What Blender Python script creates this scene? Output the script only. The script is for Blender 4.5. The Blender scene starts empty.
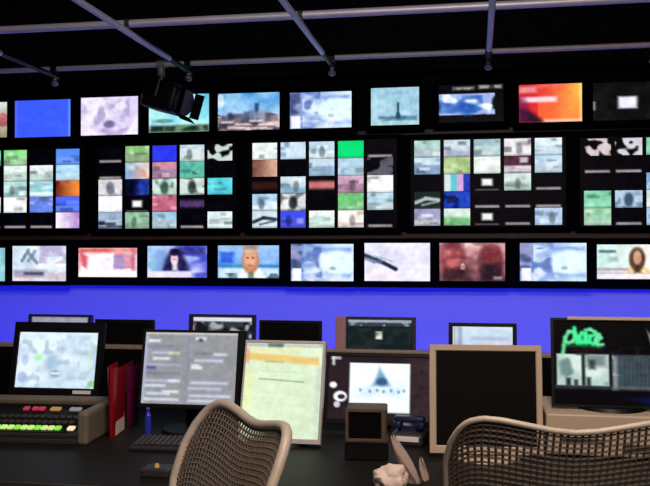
import bpy, bmesh, math
import numpy as np
from mathutils import Vector, Matrix
R = math.radians
scene = bpy.context.scene
C = scene.collection

# ------------------------------------------------------------------ camera
FPX = 850.0                      # focal length in pixels of the 650 px wide frame
YAW, PITCH = R(10.0), R(0.67)
CAM = Vector((0, 0, 1.5))
cd = bpy.data.cameras.new('camera'); cam = bpy.data.objects.new('camera', cd); C.objects.link(cam)
cd.sensor_width = 36; cd.lens = FPX / 650 * 36; cd.clip_start = .05
cam.location = CAM; cam.rotation_euler = (R(90) + PITCH, 0, YAW)
scene.camera = cam
# ------------------------------------------------------------------ world, exposure, lights
w = bpy.data.worlds.new('dark_room'); scene.world = w; w.use_nodes = True
w.node_tree.nodes['Background'].inputs[0].default_value = (.25, .22, .3, 1)
w.node_tree.nodes['Background'].inputs[1].default_value = .012
scene.view_settings.view_transform = 'Standard'; scene.view_settings.look = 'None'
scene.view_settings.exposure = 0; scene.view_settings.gamma = 1; scene.view_settings.use_curve_mapping = False
def area(name, loc, aim, sx, sy, power, col):
    l = bpy.data.lights.new(name, 'AREA'); l.shape = 'RECTANGLE'; l.size = sx; l.size_y = sy; l.energy = power; l.color = col
    o = bpy.data.objects.new(name, l); C.objects.link(o); o.location = loc
    o.rotation_euler = (Vector(aim) - Vector(loc)).to_track_quat('-Z', 'Y').to_euler(); return o
area('blue_wash_low', (-1.2, 5.95, .25), (-1.2, 7.0, .95), 12, .15, 70, (.028, .036, 1))
area('blue_wash_high', (-1.2, 6.5, 1.1), (-1.2, 7.0, 1.12), 12, .05, 6, (.05, .05, 1))
area('desk_downlight', (.1, 1.45, 3.5), (0, 2.4, .9), .7, .5, 60, (1, .78, .6))
area('chair_back_fill', (.6, -.7, 3.4), (.2, 2.2, .9), .8, .5, 62, (1, .78, .64))  # added fill from behind the camera for the chair backs, no known lamp
area('grid_fill', (-1.0, 2.0, 3.55), (-1.0, 6.2, 2.9), 3, .4, 22, (.72, .7, 1))

# ------------------------------------------------------------------ helpers
fw = Vector((-math.sin(YAW) * math.cos(PITCH), math.cos(YAW) * math.cos(PITCH), math.sin(PITCH)))
rt = Vector((math.cos(YAW), math.sin(YAW), 0)); up = rt.cross(fw)
def ray(px, py): return fw + rt * ((px - 325) / FPX) + up * ((243 - py) / FPX)
def onY(px, py, Y):                                   # where the sight line meets the plane y = Y
    d = ray(px, py); return CAM + d * (Y / d.y)
def at(px, py, z): return CAM + ray(px, py) * z       # at a depth along the view axis
def onZ(px, py, Z):
    d = ray(px, py); return CAM + d * ((Z - CAM.z) / d.z)

def mat(name, col, rough=.5, metal=0, spec=.5, noise=0, nscale=40, emit=None, es=1.0, bump=0):
    m = bpy.data.materials.new(name); m.use_nodes = True; nt = m.node_tree; b = nt.nodes['Principled BSDF']
    b.inputs['Base Color'].default_value = (*col, 1); b.inputs['Roughness'].default_value = rough
    b.inputs['Metallic'].default_value = metal; b.inputs['Specular IOR Level'].default_value = spec
    if noise or bump:
        tc = nt.nodes.new('ShaderNodeTexCoord'); n = nt.nodes.new('ShaderNodeTexNoise'); n.inputs['Scale'].default_value = nscale
        n.inputs['Detail'].default_value = 4
        nt.links.new(tc.outputs['Object'], n.inputs['Vector'])
        if noise:
            mx = nt.nodes.new('ShaderNodeMix'); mx.data_type = 'RGBA'
            mx.inputs[6].default_value = (*[c * (1 - noise) for c in col], 1); mx.inputs[7].default_value = (*[min(1, c * (1 + noise)) for c in col], 1)
            nt.links.new(n.outputs['Fac'], mx.inputs[0]); nt.links.new(mx.outputs[2], b.inputs['Base Color'])
        if bump:
            bp = nt.nodes.new('ShaderNodeBump'); bp.inputs['Strength'].default_value = bump; bp.inputs['Distance'].default_value = .002
            nt.links.new(n.outputs['Fac'], bp.inputs['Height']); nt.links.new(bp.outputs['Normal'], b.inputs['Normal'])
    if emit:
        b.inputs['Emission Color'].default_value = (*emit, 1); b.inputs['Emission Strength'].default_value = es
    return m
M = {
 'black': mat('black_plastic', (.004, .004, .005), .45, spec=.25, noise=.2),
 'wallbezel': mat('dull_black_bezel', (.0016, .0016, .002), .9, spec=.02),
 'charcoal': mat('charcoal_plastic', (.03, .03, .034), .5, noise=.2),
 'beige': mat('beige_plastic', (.52, .42, .32), .45, noise=.06),
 'silver': mat('silver_plastic', (.5, .5, .5), .35, noise=.05),
 'bluebez': mat('navy_plastic', (.02, .02, .05), .4, noise=.1),
 'redlitbez': mat('red_lit_plastic', (.5, .27, .27), .4, noise=.1),  # red light on a bezel, put into its colour
 'offglass': mat('switched_off_glass', (.004, .0035, .0035), .5, spec=.08),
 'matteblack': mat('matte_black_paint', (.003, .003, .0035), .85, spec=.05, noise=.3, nscale=8),
 'wallblue': mat('pale_blue_wall_paint', (.42, .46, .95), .7, spec=.1, noise=.06, nscale=3),
 'ceil': mat('black_ceiling_paint', (.012, .012, .018), .9, spec=.05, noise=.3, nscale=4),
 'carpet': mat('dark_carpet', (.02, .02, .025), .95, spec=.05, noise=.4, nscale=200, bump=.3),
 'desk': mat('dark_grey_laminate', (.01, .0095, .009), .55, spec=.2, noise=.2, nscale=30),
 'deskedge': mat('desk_edge', (.04, .037, .034), .4, noise=.1),
 'trimtan': mat('tan_wood_trim', (.3, .22, .16), .5, noise=.25, nscale=25),
 'ledge': mat('brown_ledge', (.05, .028, .024), .6, noise=.4, nscale=14),
 'pipe': mat('galvanised_pipe', (.62, .6, .66), .45, metal=.35, noise=.15, nscale=18),
 'pipedull': mat('dull_grey_pipe', (.42, .4, .38), .55, metal=.2, noise=.2, nscale=18),
 'clamp': mat('grey_clamp_metal', (.25, .25, .25), .5, metal=.5, noise=.2),
 'rim': mat('taupe_chair_frame', (.5, .45, .39), .38, noise=.08),
 'mesh': mat('woven_chair_mesh', (.12, .096, .08), .6, noise=.35, nscale=60),
 'red': mat('glossy_red_card', (.5, .012, .025), .25, noise=.12, nscale=12),
 'magenta': mat('magenta_card', (.22, .01, .1), .35, noise=.15, nscale=12),
 'paper': mat('white_paper', (.75, .62, .56), .8, noise=.06, nscale=20),
 'bluebottle': mat('blue_plastic', (.03, .04, .6), .25, emit=(.02, .03, .5), es=.0),
 'keys': mat('dark_keys', (.045, .04, .04), .45, noise=.3, nscale=90),
 'beigekeys': mat('beige_keys', (.5, .42, .33), .5, noise=.12, nscale=60),
 'white': mat('white_sticker', (.8, .8, .8), .6),
 'olive': mat('grey_olive_casing', (.16, .14, .105), .5, noise=.25, nscale=15),
 'navycloth': mat('navy_plastic_shell', (.015, .02, .07), .35),
 'wood': mat('brown_speaker_casing', (.1, .07, .045), .5, noise=.35, nscale=20),
 'ledgreen': mat('lit_green_key', (.05, .2, .02), .4, emit=(.25, .75, .06), es=1),
 'ledlime': mat('lit_lime_key', (.1, .2, .02), .4, emit=(.55, .8, .25), es=1),
 'ledred': mat('lit_red_key', (.2, .02, .02), .4, emit=(.45, .03, .07), es=.8),
 'ledamber': mat('lit_amber_key', (.2, .1, .02), .4, emit=(.42, .22, .08), es=.8),
 'ledwhite': mat('lit_white_key', (.3, .3, .3), .4, emit=(1, .72, .5), es=1),
 'ledgrey': mat('dim_white_key', (.2, .2, .2), .4, emit=(.2, .2, .22), es=.8),
}
sm = bpy.data.materials.new('lit_screen'); sm.use_nodes = True
_b = sm.node_tree.nodes['Principled BSDF']; _a = sm.node_tree.nodes.new('ShaderNodeAttribute'); _a.attribute_name = 'picture'
_b.inputs['Base Color'].default_value = (.004, .004, .005, 1); _b.inputs['Roughness'].default_value = .4; _b.inputs['Specular IOR Level'].default_value = .04
sm.node_tree.links.new(_a.outputs['Color'], _b.inputs['Emission Color']); _b.inputs['Emission Strength'].default_value = 1.0

def tag(o, label, cat, group=None):
    o['label'] = label; o['category'] = cat
    if group: o['group'] = group
    return o
def empty(name, label, cat, loc, rz=0, group=None):
    o = bpy.data.objects.new(name, None); C.objects.link(o); o.empty_display_size = .05
    o.location = loc; o.rotation_euler = (0, 0, rz); return tag(o, label, cat, group)
class MB:
    def __init__(s): s.bm = bmesh.new()
    def box(s, lo, hi, bev=0, mtx=None, seg=2):
        lo, hi = Vector(lo), Vector(hi); c = (lo + hi) / 2; d = hi - lo
        r = bmesh.ops.create_cube(s.bm, size=1, matrix=Matrix.Translation(c) @ Matrix.Diagonal((*d, 1)))
        vs = r['verts']
        if bev:
            es = {e for v in vs for e in v.link_edges}
            rb = bmesh.ops.bevel(s.bm, geom=list(es), offset=bev, segments=seg, affect='EDGES', profile=.5)
            vs = list({v for f in rb['faces'] for v in f.verts} | {v for v in vs if v.is_valid})
        if mtx is not None: bmesh.ops.transform(s.bm, matrix=mtx, verts=vs)
        return s
    def cyl(s, p, q, r, r2=None, n=20, caps=True):
        p, q = Vector(p), Vector(q); d = q - p
        m = Matrix.Translation((p + q) / 2) @ d.to_track_quat('Z', 'Y').to_matrix().to_4x4()
        bmesh.ops.create_cone(s.bm, cap_ends=caps, segments=n, radius1=r, radius2=r if r2 is None else r2, depth=d.length, matrix=m); return s
    def sph(s, c, r, sc=(1, 1, 1), n=16):
        bmesh.ops.create_uvsphere(s.bm, u_segments=n, v_segments=n // 2 + 2, radius=r, matrix=Matrix.Translation(Vector(c)) @ Matrix.Diagonal((*sc, 1))); return s
    def tube(s, pts, rad, n=10, closed=False):
        pts = [Vector(p) for p in pts]; N = len(pts); rings = []
        ref = None
        for i, p in enumerate(pts):
            a = pts[(i - 1) % N] if (closed or i) else p; b = pts[(i + 1) % N] if (closed or i < N - 1) else p
            t = (b - a).normalized()
            if ref is None: ref = t.orthogonal().normalized()
            ref = (ref - t * ref.dot(t)).normalized(); bi = t.cross(ref)
            rr = rad[i] if isinstance(rad, (list, tuple)) else rad
            rings.append([s.bm.verts.new(p + (ref * math.cos(2 * math.pi * k / n) + bi * math.sin(2 * math.pi * k / n)) * rr) for k in range(n)])
        for i in range(N if closed else N - 1):
            A, B = rings[i], rings[(i + 1) % N]
            off = 0
            if closed and i == N - 1:
                off = min(range(n), key=lambda k: (B[k].co - A[0].co).length)
            for k in range(n): s.bm.faces.new((A[k], A[(k + 1) % n], B[(k + 1 + off) % n], B[(k + off) % n]))
        if not closed: s.bm.faces.new(rings[0][::-1]); s.bm.faces.new(rings[-1])
        return s
    def frame(s, x0, x1, z0, z1, bl, br, bb, bt, y0, y1, bev=.004):      # picture-frame ring in the xz plane
        def ringv(y, e): return [s.bm.verts.new((x, y, z)) for x, z in ((x0 - bl * e, z0 - bb * e), (x1 + br * e, z0 - bb * e), (x1 + br * e, z1 + bt * e), (x0 - bl * e, z1 + bt * e))]
        a, b, c, d = ringv(y0 + .004, 0), ringv(y0, .15), ringv(y0, .92), ringv(y0 + .006, 1)
        e, f = ringv(y1, 1), ringv(y1, 0)
        L = [a, b, c, d, e, f, a]
        for P, Q in zip(L, L[1:]):
            for k in range(4): s.bm.faces.new((P[k], P[(k + 1) % 4], Q[(k + 1) % 4], Q[k]))
        return s
    def build(s, name, m, parent=None, smooth=False, mtx=None, kind=None):
        if mtx is not None: bmesh.ops.transform(s.bm, matrix=mtx, verts=s.bm.verts)
        bmesh.ops.recalc_face_normals(s.bm, faces=s.bm.faces)
        me = bpy.data.meshes.new(name); s.bm.to_mesh(me); s.bm.free(); me.materials.append(m)
        if smooth:
            for p in me.polygons: p.use_smooth = True
            try: me.set_sharp_from_angle(angle=R(40))
            except Exception: pass
        o = bpy.data.objects.new(name, me); C.objects.link(o)
        if parent is not None: o.parent = parent
        if kind: o['kind'] = kind
        return o

# ------------------------------------------------------------------ pictures shown by the screens
def lin(c):
    c = np.asarray(c, float) / 255; return np.where(c <= .04045, c / 12.92, ((c + .055) / 1.055) ** 2.4)
class Pic:
    def __init__(s, nx, ny, c, seed=0):
        s.nx, s.ny = nx, ny; s.a = np.zeros((ny, nx, 3)) + np.asarray(c, float)
        s.X, s.Y = np.meshgrid(np.linspace(0, 1, nx), np.linspace(0, 1, ny)); s.rs = np.random.RandomState(seed)
        s.detail = .6
    def mix(s, m, c): s.a = s.a * (1 - m[..., None]) + np.asarray(c, float) * m[..., None]; return s
    def soft(s, d, k): return np.clip(.5 - d / max(k, 1e-6), 0, 1)
    def rect(s, x0, y0, x1, y1, c, o=1, k=.03):
        d = np.maximum(np.abs(s.X - (x0 + x1) / 2) - (x1 - x0) / 2, np.abs(s.Y - (y0 + y1) / 2) - (y1 - y0) / 2); return s.mix(s.soft(d, k) * o, c)
    def ell(s, cx, cy, rx, ry, c, o=1, k=.2):
        d = np.sqrt(((s.X - cx) / rx) ** 2 + ((s.Y - cy) / ry) ** 2) - 1; return s.mix(s.soft(d, k) * o, c)
    def line(s, pts, wd, c, o=1, k=None, asp=1.6):
        for (x0, y0), (x1, y1) in zip(pts, pts[1:]):
            ax, ay = (x1 - x0) * asp, y1 - y0; L = ax * ax + ay * ay + 1e-9
            t = np.clip(((s.X - x0) * asp * ax + (s.Y - y0) * ay) / L, 0, 1)
            d = np.hypot((s.X - x0) * asp - t * ax, s.Y - y0 - t * ay) - wd; s.mix(s.soft(d, k or wd) * o, c)
        return s
    def poly(s, pts, c, o=1, k=.02):                                  # convex, clockwise on screen
        d = np.full_like(s.X, -9.)
        for (x0, y0), (x1, y1) in zip(pts, pts[1:] + pts[:1]):
            l = math.hypot(x1 - x0, y1 - y0); d = np.maximum(d, ((y1 - y0) * (s.X - x0) - (x1 - x0) * (s.Y - y0)) / l)
        return s.mix(s.soft(d, k) * o, c)
    def vgrad(s, c0, c1): s.a = np.asarray(c0, float) * (1 - s.Y[..., None]) + np.asarray(c1, float) * s.Y[..., None]; return s
    def hgrad(s, c0, c1, x0=0, x1=1):
        t = np.clip((s.X - x0) / (x1 - x0), 0, 1)[..., None]; s.a = np.asarray(c0, float) * (1 - t) + np.asarray(c1, float) * t; return s
    def field(s, gx, gy):
        g = s.rs.rand(gy + 1, gx + 1); fx, fy = s.X * gx * .999, s.Y * gy * .999; i, j = fx.astype(int), fy.astype(int); u, v = fx - i, fy - j
        return g[j, i] * (1 - u) * (1 - v) + g[j, i + 1] * u * (1 - v) + g[j + 1, i] * (1 - u) * v + g[j + 1, i + 1] * u * v
    def blotch(s, c, gx, gy, th=.55, o=.8, k=.25, y0=0, y1=1, x0=0, x1=1):
        f = s.field(gx, gy); m = np.clip((f - th) / k + .5, 0, 1) * o
        m = m * ((s.Y >= y0) & (s.Y <= y1) & (s.X >= x0) & (s.X <= x1)); return s.mix(m, c)
def screen_mesh(name, pic, x0, x1, z0, z1, y, parent, mtx=None):
    nx, ny = pic.nx, pic.ny
    det = pic.field(max(3, int(nx / 2.5)), max(3, int(ny / 2.5)))[..., None] - .5; mid = pic.field(max(3, nx // 6), max(3, ny // 5))[..., None] - .5
    lum = pic.a.mean(2, keepdims=True); pic.a = pic.a + np.where(lum > 45, 1, .25) * (det * 34 + mid * 44) * pic.detail
    pic.a = (pic.a - 120) * 1.1 + 124
    xs = np.linspace(x0, x1, nx); zs = np.linspace(z1, z0, ny)
    verts = [(float(x), y, float(z)) for z in zs for x in xs]
    faces = [(j * nx + i, (j + 1) * nx + i, (j + 1) * nx + i + 1, j * nx + i + 1) for j in range(ny - 1) for i in range(nx - 1)]
    # a thin slab: closed at the back by the rim going in 2 mm
    nb = len(verts); verts += [(x0, y + .002, z1), (x1, y + .002, z1), (x1, y + .002, z0), (x0, y + .002, z0)]
    faces.append((nb, nb + 1, nb + 2, nb + 3))
    if mtx is not None: verts = [tuple(mtx @ Vector(v)) for v in verts]
    me = bpy.data.meshes.new(name); me.from_pydata(verts, [], faces); me.materials.append(sm)
    col = np.ones((len(verts), 4), np.float32); col[:nb, :3] = lin(np.clip(pic.a, 0, 255)).reshape(-1, 3); col[nb:, :3] = 0
    at_ = me.attributes.new('picture', 'FLOAT_COLOR', 'POINT'); at_.data.foreach_set('color', col.ravel())
    o = bpy.data.objects.new(name, me); C.objects.link(o); o.parent = parent; return o

# ------------------------------------------------------------------ the room
YW, YF, YS = 7.0, 6.90, 6.80         # wall, front of the black fascia, plane of the wall screens
zf = onY(325, 287, YF).z
MB().box((-7, -3, -.1), (6, 7.2, 0)).build('floor', M['carpet'], kind='structure')
MB().box((-7, -3, 4.0), (6, 7.2, 4.1)).build('ceiling', M['ceil'], kind='structure')
MB().box((-7, YW, 0), (6, 7.2, 4.0)).build('wall_back', M['wallblue'], kind='structure')
MB().box((-7.1, -3, 0), (-7, 7.2, 4.0)).build('wall_left', M['matteblack'], kind='structure')
MB().box((6, -3, 0), (6.1, 7.2, 4.0)).build('wall_right', M['matteblack'], kind='structure')
MB().box((-7, YF, zf), (6, YW, 4.0)).build('trim_1', M['matteblack'], kind='structure')                 # black fascia carrying the monitors
z1, z2 = onY(325, 241, YF).z, onY(325, 231, YF).z
MB().box((-7, YF - .04, z1 + .012), (6, YF, z2 - .012), .006).build('trim_2', M['ledge'], kind='structure')          # brown ledge below the mosaics
z1, z2 = onY(325, 139, YF).z, onY(325, 132, YF).z
MB().box((-7, YF - .02, z1 + .012), (6, YF, z2 - .0), .004).build('trim_3', M['black'], kind='structure')

# ------------------------------------------------------------------ monitors
def panel_parts(root, w_, h_, bz, depth, fmat, pic=None, mtx=None, backmat=None, offmat=None):
    """screen w_ x h_ centred on the root's xz origin, facing -y"""
    bl, br, bb, bt = bz
    x0, x1, z0, z1 = -w_ / 2, w_ / 2, -h_ / 2, h_ / 2
    MB().frame(x0, x1, z0, z1, bl, br, bb, bt, -.006, .018).build('frame', fmat, root, mtx=mtx)
    b = MB(); b.box((x0 - bl * .9, .018, z0 - bb * .9), (x1 + br * .9, .018 + depth * .45, z1 + bt * .9), .008)
    b.box((x0 * .7, .018 + depth * .4, z0 * .7), (x1 * .7, .018 + depth, z1 * .7), .01)
    b.build('back_shell', backmat or M['black'], root, mtx=mtx)
    if pic is not None: return screen_mesh('screen', pic, x0, x1, z0, z1, .0, root, mtx)
    s = MB(); s.box((x0, 0, z0), (x1, .004, z1)); return s.build('screen', offmat or M['offglass'], root, mtx=mtx)

def wall_monitor(px0, px1, py0, py1, pic, label, group, bez=.045, fmat='wallbezel'):
    a, b = onY(px0, (py0 + py1) / 2, YS), onY(px1, (py0 + py1) / 2, YS)
    xm = (px0 + px1) / 2; t, d = onY(xm, py0, YS), onY(xm, py1, YS)
    w_, h_ = b.x - a.x, t.z - d.z
    root = empty('wall_monitor', label, 'monitor', ((a.x + b.x) / 2, YS, (t.z + d.z) / 2), 0, group)
    panel_parts(root, w_, h_, (bez, bez, bez, bez), YF - YS - .03, M[fmat], pic)
    MB().box((-.08, YF - YS - .03, -.08), (.08, YF - YS, .08), .004).build('wall_bracket', M['charcoal'], root)
    return root
NX, NY = 72, 44
def P(c, seed=0): return Pic(NX, NY, c, seed)
def studio(seed, warm=0):                       # the blue and white picture shown three times
    p = P((150, 180, 225), seed).hgrad((120, 150, 210), (205, 230, 245), .1, .9)
    p.blotch((225, 235, 250), 6, 7, .55, .8, .3, x0=.2, x1=.55).blotch((85, 110, 180), 7, 7, .62, .8, .2, x0=.18, x1=.5)
    p.rect(0, 0, .17, .72, (70, 80, 125), .9).blotch((160, 165, 205), 5, 9, .5, .8, .3, x1=.17, y1=.7)
    p.rect(.02, .66, .17, 1, (240, 240, 250)).rect(.5, .1, .97, .2, (130, 150, 215), .8, .06)
    p.ell(.73, .52, .24, .34, (222, 246, 250), 1, .4).rect(.5, .28, .95, .72, (222, 246, 250), .7, .1)
    p.ell(.67, .66, .05, .05, (165, 180, 190), .9, .5).rect(.18, .8, 1, .9, (120, 150, 215), .55, .08)
    p.blotch((235, 240, 250), 9, 8, .6, .6, .2, y0=.78); return p
tops, bots = [], []
p = P((190, 195, 185), 1).vgrad((210, 215, 215), (150, 140, 115)).ell(.93, .5, .1, .2, (170, 70, 80), .7)
tops.append((-52, 7, 103, 138, p, 'greyish wall monitor in the top row, cut off at the far left'))
p = P((62, 92, 250), 2); p.detail = .15; p.blotch((72, 104, 252), 3, 3, .5, .5).rect(.0, 0, .03, 1, (120, 120, 225), .6)
p.rect(.96, 0, 1, 1, (120, 170, 240), .6)
tops.append((15, 70.5, 100, 137, p, 'wall monitor in the top row showing a plain bright blue picture'))
p = P((215, 205, 238), 3).blotch((160, 145, 190), 11, 8, .6, .55, .25, x1=.85).blotch((240, 232, 250), 5, 4, .5, .8)
p.ell(.5, .72, .1, .1, (95, 80, 125), .8, .6).ell(.36, .45, .07, .2, (130, 120, 170), .6, .6).ell(.28, .6, .06, .14, (140, 130, 180), .5, .6).ell(.7, .25, .1, .1, (245, 240, 252), .8, .5)
tops.append((81, 138, 97, 135, p, 'wall monitor in the top row showing a pale lilac speckled picture'))
p = P((120, 215, 225), 4).vgrad((95, 190, 215), (160, 235, 240)).blotch((190, 240, 245), 5, 4, .55, .7, .3)
p.rect(0, .82, 1, 1, (45, 60, 45), 1, .08).blotch((120, 150, 120), 8, 5, .55, .8, .2, y0=.82).ell(.25, .7, .16, .06, (60, 95, 100), .6, .6)
p.rect(0, 0, .03, .9, (210, 235, 240), .7)
tops.append((149, 209, 94.5, 132, p, 'wall monitor in the top row with a cyan picture, partly hidden by the hanging spotlight'))
p = P((95, 170, 225), 5).vgrad((70, 150, 215), (200, 215, 235)).blotch((170, 210, 240), 4, 4, .5, .7, .3, y1=.6)
p.rect(0, .62, 1, 1, (150, 130, 135), .9, .1).blotch((70, 60, 75), 12, 8, .55, .9, .2, y0=.56).blotch((225, 200, 200), 10, 7, .58, .9, .2, y0=.62)
p.rect(.6, .28, .665, .62, (40, 70, 105), 1, .04).rect(.44, .52, .85, .68, (130, 140, 170), .8, .05).rect(.26, .55, .4, .66, (60, 70, 100), .7, .06).rect(0, .75, .3, 1, (55, 50, 65), .6, .15).ell(.04, .2, .06, .2, (220, 235, 245), .8, .5)
for bx, bw, bt, cc in ((.1, .05, .6, (95, 95, 120)), (.2, .04, .52, (60, 70, 95)), (.33, .06, .56, (120, 110, 125)), (.47, .05, .5, (80, 90, 120)), (.55, .04, .46, (110, 120, 150)), (.72, .06, .48, (150, 150, 175)), (.82, .05, .55, (95, 85, 100)), (.92, .06, .6, (140, 120, 130))):
    p.rect(bx - bw, bt, bx + bw, .78, cc, .85, .04)
for bx, by, bw in ((.15, .78, .1), (.42, .84, .12), (.62, .76, .1), (.8, .86, .13), (.3, .93, .14), (.68, .95, .12)):
    p.rect(bx - bw, by - .03, bx + bw, by + .03, (232, 212, 210), .85, .05).rect(bx - bw, by + .04, bx + bw, by + .07, (55, 45, 60), .8, .04)
tops.append((218, 279.5, 93, 130, p, 'wall monitor in the top row showing a city skyline under blue sky'))
tops.append((290, 351.5, 92, 128, studio(6), 'wall monitor in the top row showing a blue and white panelled picture'))
p = P((160, 200, 220), 7).vgrad((150, 195, 215), (165, 200, 215)).blotch((180, 215, 230), 4, 4, .5, .6)
p.poly([(.08, .8), (.3, .72), (.55, .74), (.95, .55), (.95, .88), (.08, .88)], (70, 115, 145), .8, .06).rect(.15, .76, .75, .84, (55, 95, 125), .6, .05)
p.rect(.545, .4, .585, .8, (25, 60, 85), .95, .03).ell(.565, .74, .05, .1, (30, 70, 95), .8, .4).rect(0, .9, 1, 1, (165, 205, 205), .9, .04).rect(.3, .12, .8, .17, (130, 175, 195), .6, .05)
tops.append((371, 419, 87.5, 125, p, 'squarer wall monitor in the top row showing a thin tower against pale blue'))
p = P((8, 9, 12), 8).blotch((165, 185, 235), 7, 5, .3, .95, .25, y0=.25, y1=.8, x1=.86)
p.poly([(.02, .26), (.85, .3), (.7, .5), (.85, .75), (.02, .72)], (150, 180, 235), .85, .08).blotch((60, 105, 185), 8, 6, .55, .9, .2, y0=.3, y1=.75, x1=.7).ell(.45, .62, .16, .2, (45, 95, 180), .9, .6)
p.blotch((235, 240, 250), 9, 7, .62, .9, .15, y0=.25, y1=.75, x1=.85).rect(.22, .06, .55, .14, (195, 185, 175), .8, .06).rect(.62, .03, .97, .12, (200, 200, 195), .8, .06).blotch((8, 9, 12), 16, 4, .55, .6, .2, y1=.16)
p.rect(0, .85, 1, 1, (8, 12, 14))
tops.append((439, 503.5, 84.5, 122, p, 'wall monitor in the top row with a ragged blue and white picture on black'))
p = P((235, 80, 50), 9); p.detail = .3; p.hgrad((215, 40, 50), (245, 180, 80), .25, .95).blotch((250, 120, 60), 4, 4, .55, .6, .3, x0=.3)
p.rect(.0, .05, .28, .22, (225, 150, 150), .9, .08).rect(.03, .33, .6, .47, (250, 215, 225), 1, .07).poly([(0, .62), (.16, .68), (.42, 1), (0, 1)], (35, 20, 40), .95, .1)
p.rect(.4, .93, 1, 1, (250, 210, 195), .9, .08).ell(.02, .7, .14, .4, (90, 20, 70), .6, .5).rect(.965, 0, 1, 1, (250, 220, 160), .8, .04).rect(.3, 0, .75, .1, (240, 110, 110), .6, .08)
tops.append((519, 582, 84, 122, p, 'wall monitor in the top row showing a glowing red and orange picture'))
p = P((14, 16, 14), 10).blotch((24, 27, 20), 8, 6, .55, .7).rect(.385, .38, .67, .69, (235, 230, 250), 1, .06).rect(0, .5, .035, .72, (180, 180, 190), .9, .04)
tops.append((593, 659, 82, 120, p, 'dark wall monitor in the top row with one small white rectangle'))
for t in tops: wall_monitor(*t[:5], t[5], 'monitors along the top of the wall')

p = P((150, 205, 210), 20).blotch((110, 160, 175), 5, 5, .55, .6)
bots.append((-55, 5, 248, 281, p, 'pale teal wall monitor in the bottom row, cut off at the far left'))
p = P((205, 220, 235), 21).blotch((235, 240, 248), 5, 4, .5, .8).line([(.18, .42), (.3, .12)], .05, (90, 120, 150), .8).line([(.3, .42), (.42, .15)], .05, (110, 130, 160), .7).line([(.3, .2), (.46, .48)], .05, (100, 115, 140), .7)
p.rect(.55, .25, .95, .3, (150, 160, 200), .6, .06).blotch((170, 150, 190), 7, 6, .6, .6, .2, x0=.5, y1=.5).rect(0, .68, .62, .92, (150, 140, 165), .8, .1).rect(.22, .75, .58, .83, (70, 70, 85), .9, .06).rect(0, .92, .6, 1, (225, 205, 215), .9, .05).rect(.64, .74, 1, 1, (200, 175, 185), .7, .1).rect(.58, .02, .9, .1, (190, 170, 220), .6, .05)
bots.append((12.5, 66, 246, 281, p, 'wall monitor in the bottom row showing a pale grey blue news graphic'))
p = P((250, 240, 245), 22).rect(0, 0, 1, .16, (205, 70, 65), .85, .14).rect(.55, .02, 1, .2, (245, 205, 200), .5, .2).poly([(0, .1), (.16, .3), (.14, .7), (.06, .6)], (205, 60, 70), .85, .08).rect(0, .25, .03, .9, (230, 120, 120), .7, .05)
p.rect(.61, .2, .95, .72, (190, 150, 190), .85, .05).blotch((225, 140, 155), 7, 7, .5, .8, .25, x0=.62, x1=.95, y0=.15, y1=.72).blotch((150, 140, 195), 8, 8, .6, .7, .2, x0=.6, x1=.96, y0=.25, y1=.75).rect(.9, .0, .98, .8, (195, 90, 105), .6, .05).blotch((225, 222, 248), 7, 6, .6, .7, .2, x0=.2, x1=.6, y0=.3, y1=.85).rect(.0, .8, 1, 1, (255, 245, 240), .9, .06)
bots.append((78.5, 137, 248, 277, p, 'wall monitor in the bottom row showing a red and white news page'))
p = P((120, 140, 215), 23).hgrad((150, 190, 230), (80, 90, 205), .1, .7).blotch((190, 210, 245), 5, 5, .55, .7, .3).rect(.5, .02, 1, .3, (55, 50, 130), .8, .12).rect(.72, .55, .95, .8, (190, 195, 245), .7, .15)
p.poly([(.25, .8), (.3, .45), (.4, .1), (.55, .1), (.68, .6), (.72, .8)], (30, 25, 65), .9, .08).ell(.455, .42, .062, .2, (235, 205, 215), 1, .4).rect(.42, .4, .49, .43, (150, 110, 130), .6, .03).ell(.455, .2, .075, .12, (25, 20, 50), .95, .4).poly([(.42, .78), (.43, .5), (.49, .5), (.51, .78)], (235, 230, 245), .9, .05).rect(0, .8, .8, 1, (235, 225, 245), .95, .06).rect(.75, .85, 1, 1, (90, 95, 190), .7, .06)
bots.append((147.5, 207, 246, 277.5, p, 'wall monitor in the bottom row showing a dark haired presenter in a dark suit'))
p = P((120, 170, 230), 24).vgrad((155, 195, 240), (90, 150, 215)).rect(.03, .2, .26, .55, (45, 95, 215), .9, .08).rect(0, .58, 1, .68, (50, 120, 175), .8, .08).rect(0, .7, 1, 1, (205, 230, 240), .9, .08).blotch((40, 65, 70), 10, 6, .6, .7, .2, y0=.86)
p.rect(.7, .06, .95, .55, (150, 185, 240), .7, .1).poly([(.33, 1), (.4, .72), (.7, .7), (.78, 1)], (240, 248, 250), .95, .06).ell(.535, .45, .14, .44, (190, 135, 100), 1, .3).ell(.53, .42, .1, .3, (228, 165, 135), .9, .5).ell(.49, .38, .025, .03, (95, 60, 50), .8, .5).ell(.575, .38, .025, .03, (95, 60, 50), .8, .5).rect(.5, .6, .57, .63, (160, 80, 75), .8, .03).ell(.535, .1, .14, .13, (205, 190, 170), .8, .5).ell(.54, .92, .05, .12, (90, 110, 95), .7, .5).rect(.44, .02, .64, .1, (120, 90, 70), .6, .1)
bots.append((218, 279, 245.5, 278, p, 'wall monitor in the bottom row showing a close-up face in front of blue'))
bots.append((291, 353.5, 244, 281, studio(25), 'blue and white panelled picture in the bottom row, below the mosaic with a green tile'))
p = P((222, 222, 242), 26).blotch((235, 232, 248), 4, 4, .5, .7).rect(0, .6, .45, 1, (238, 225, 238), .7, .2)
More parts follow.
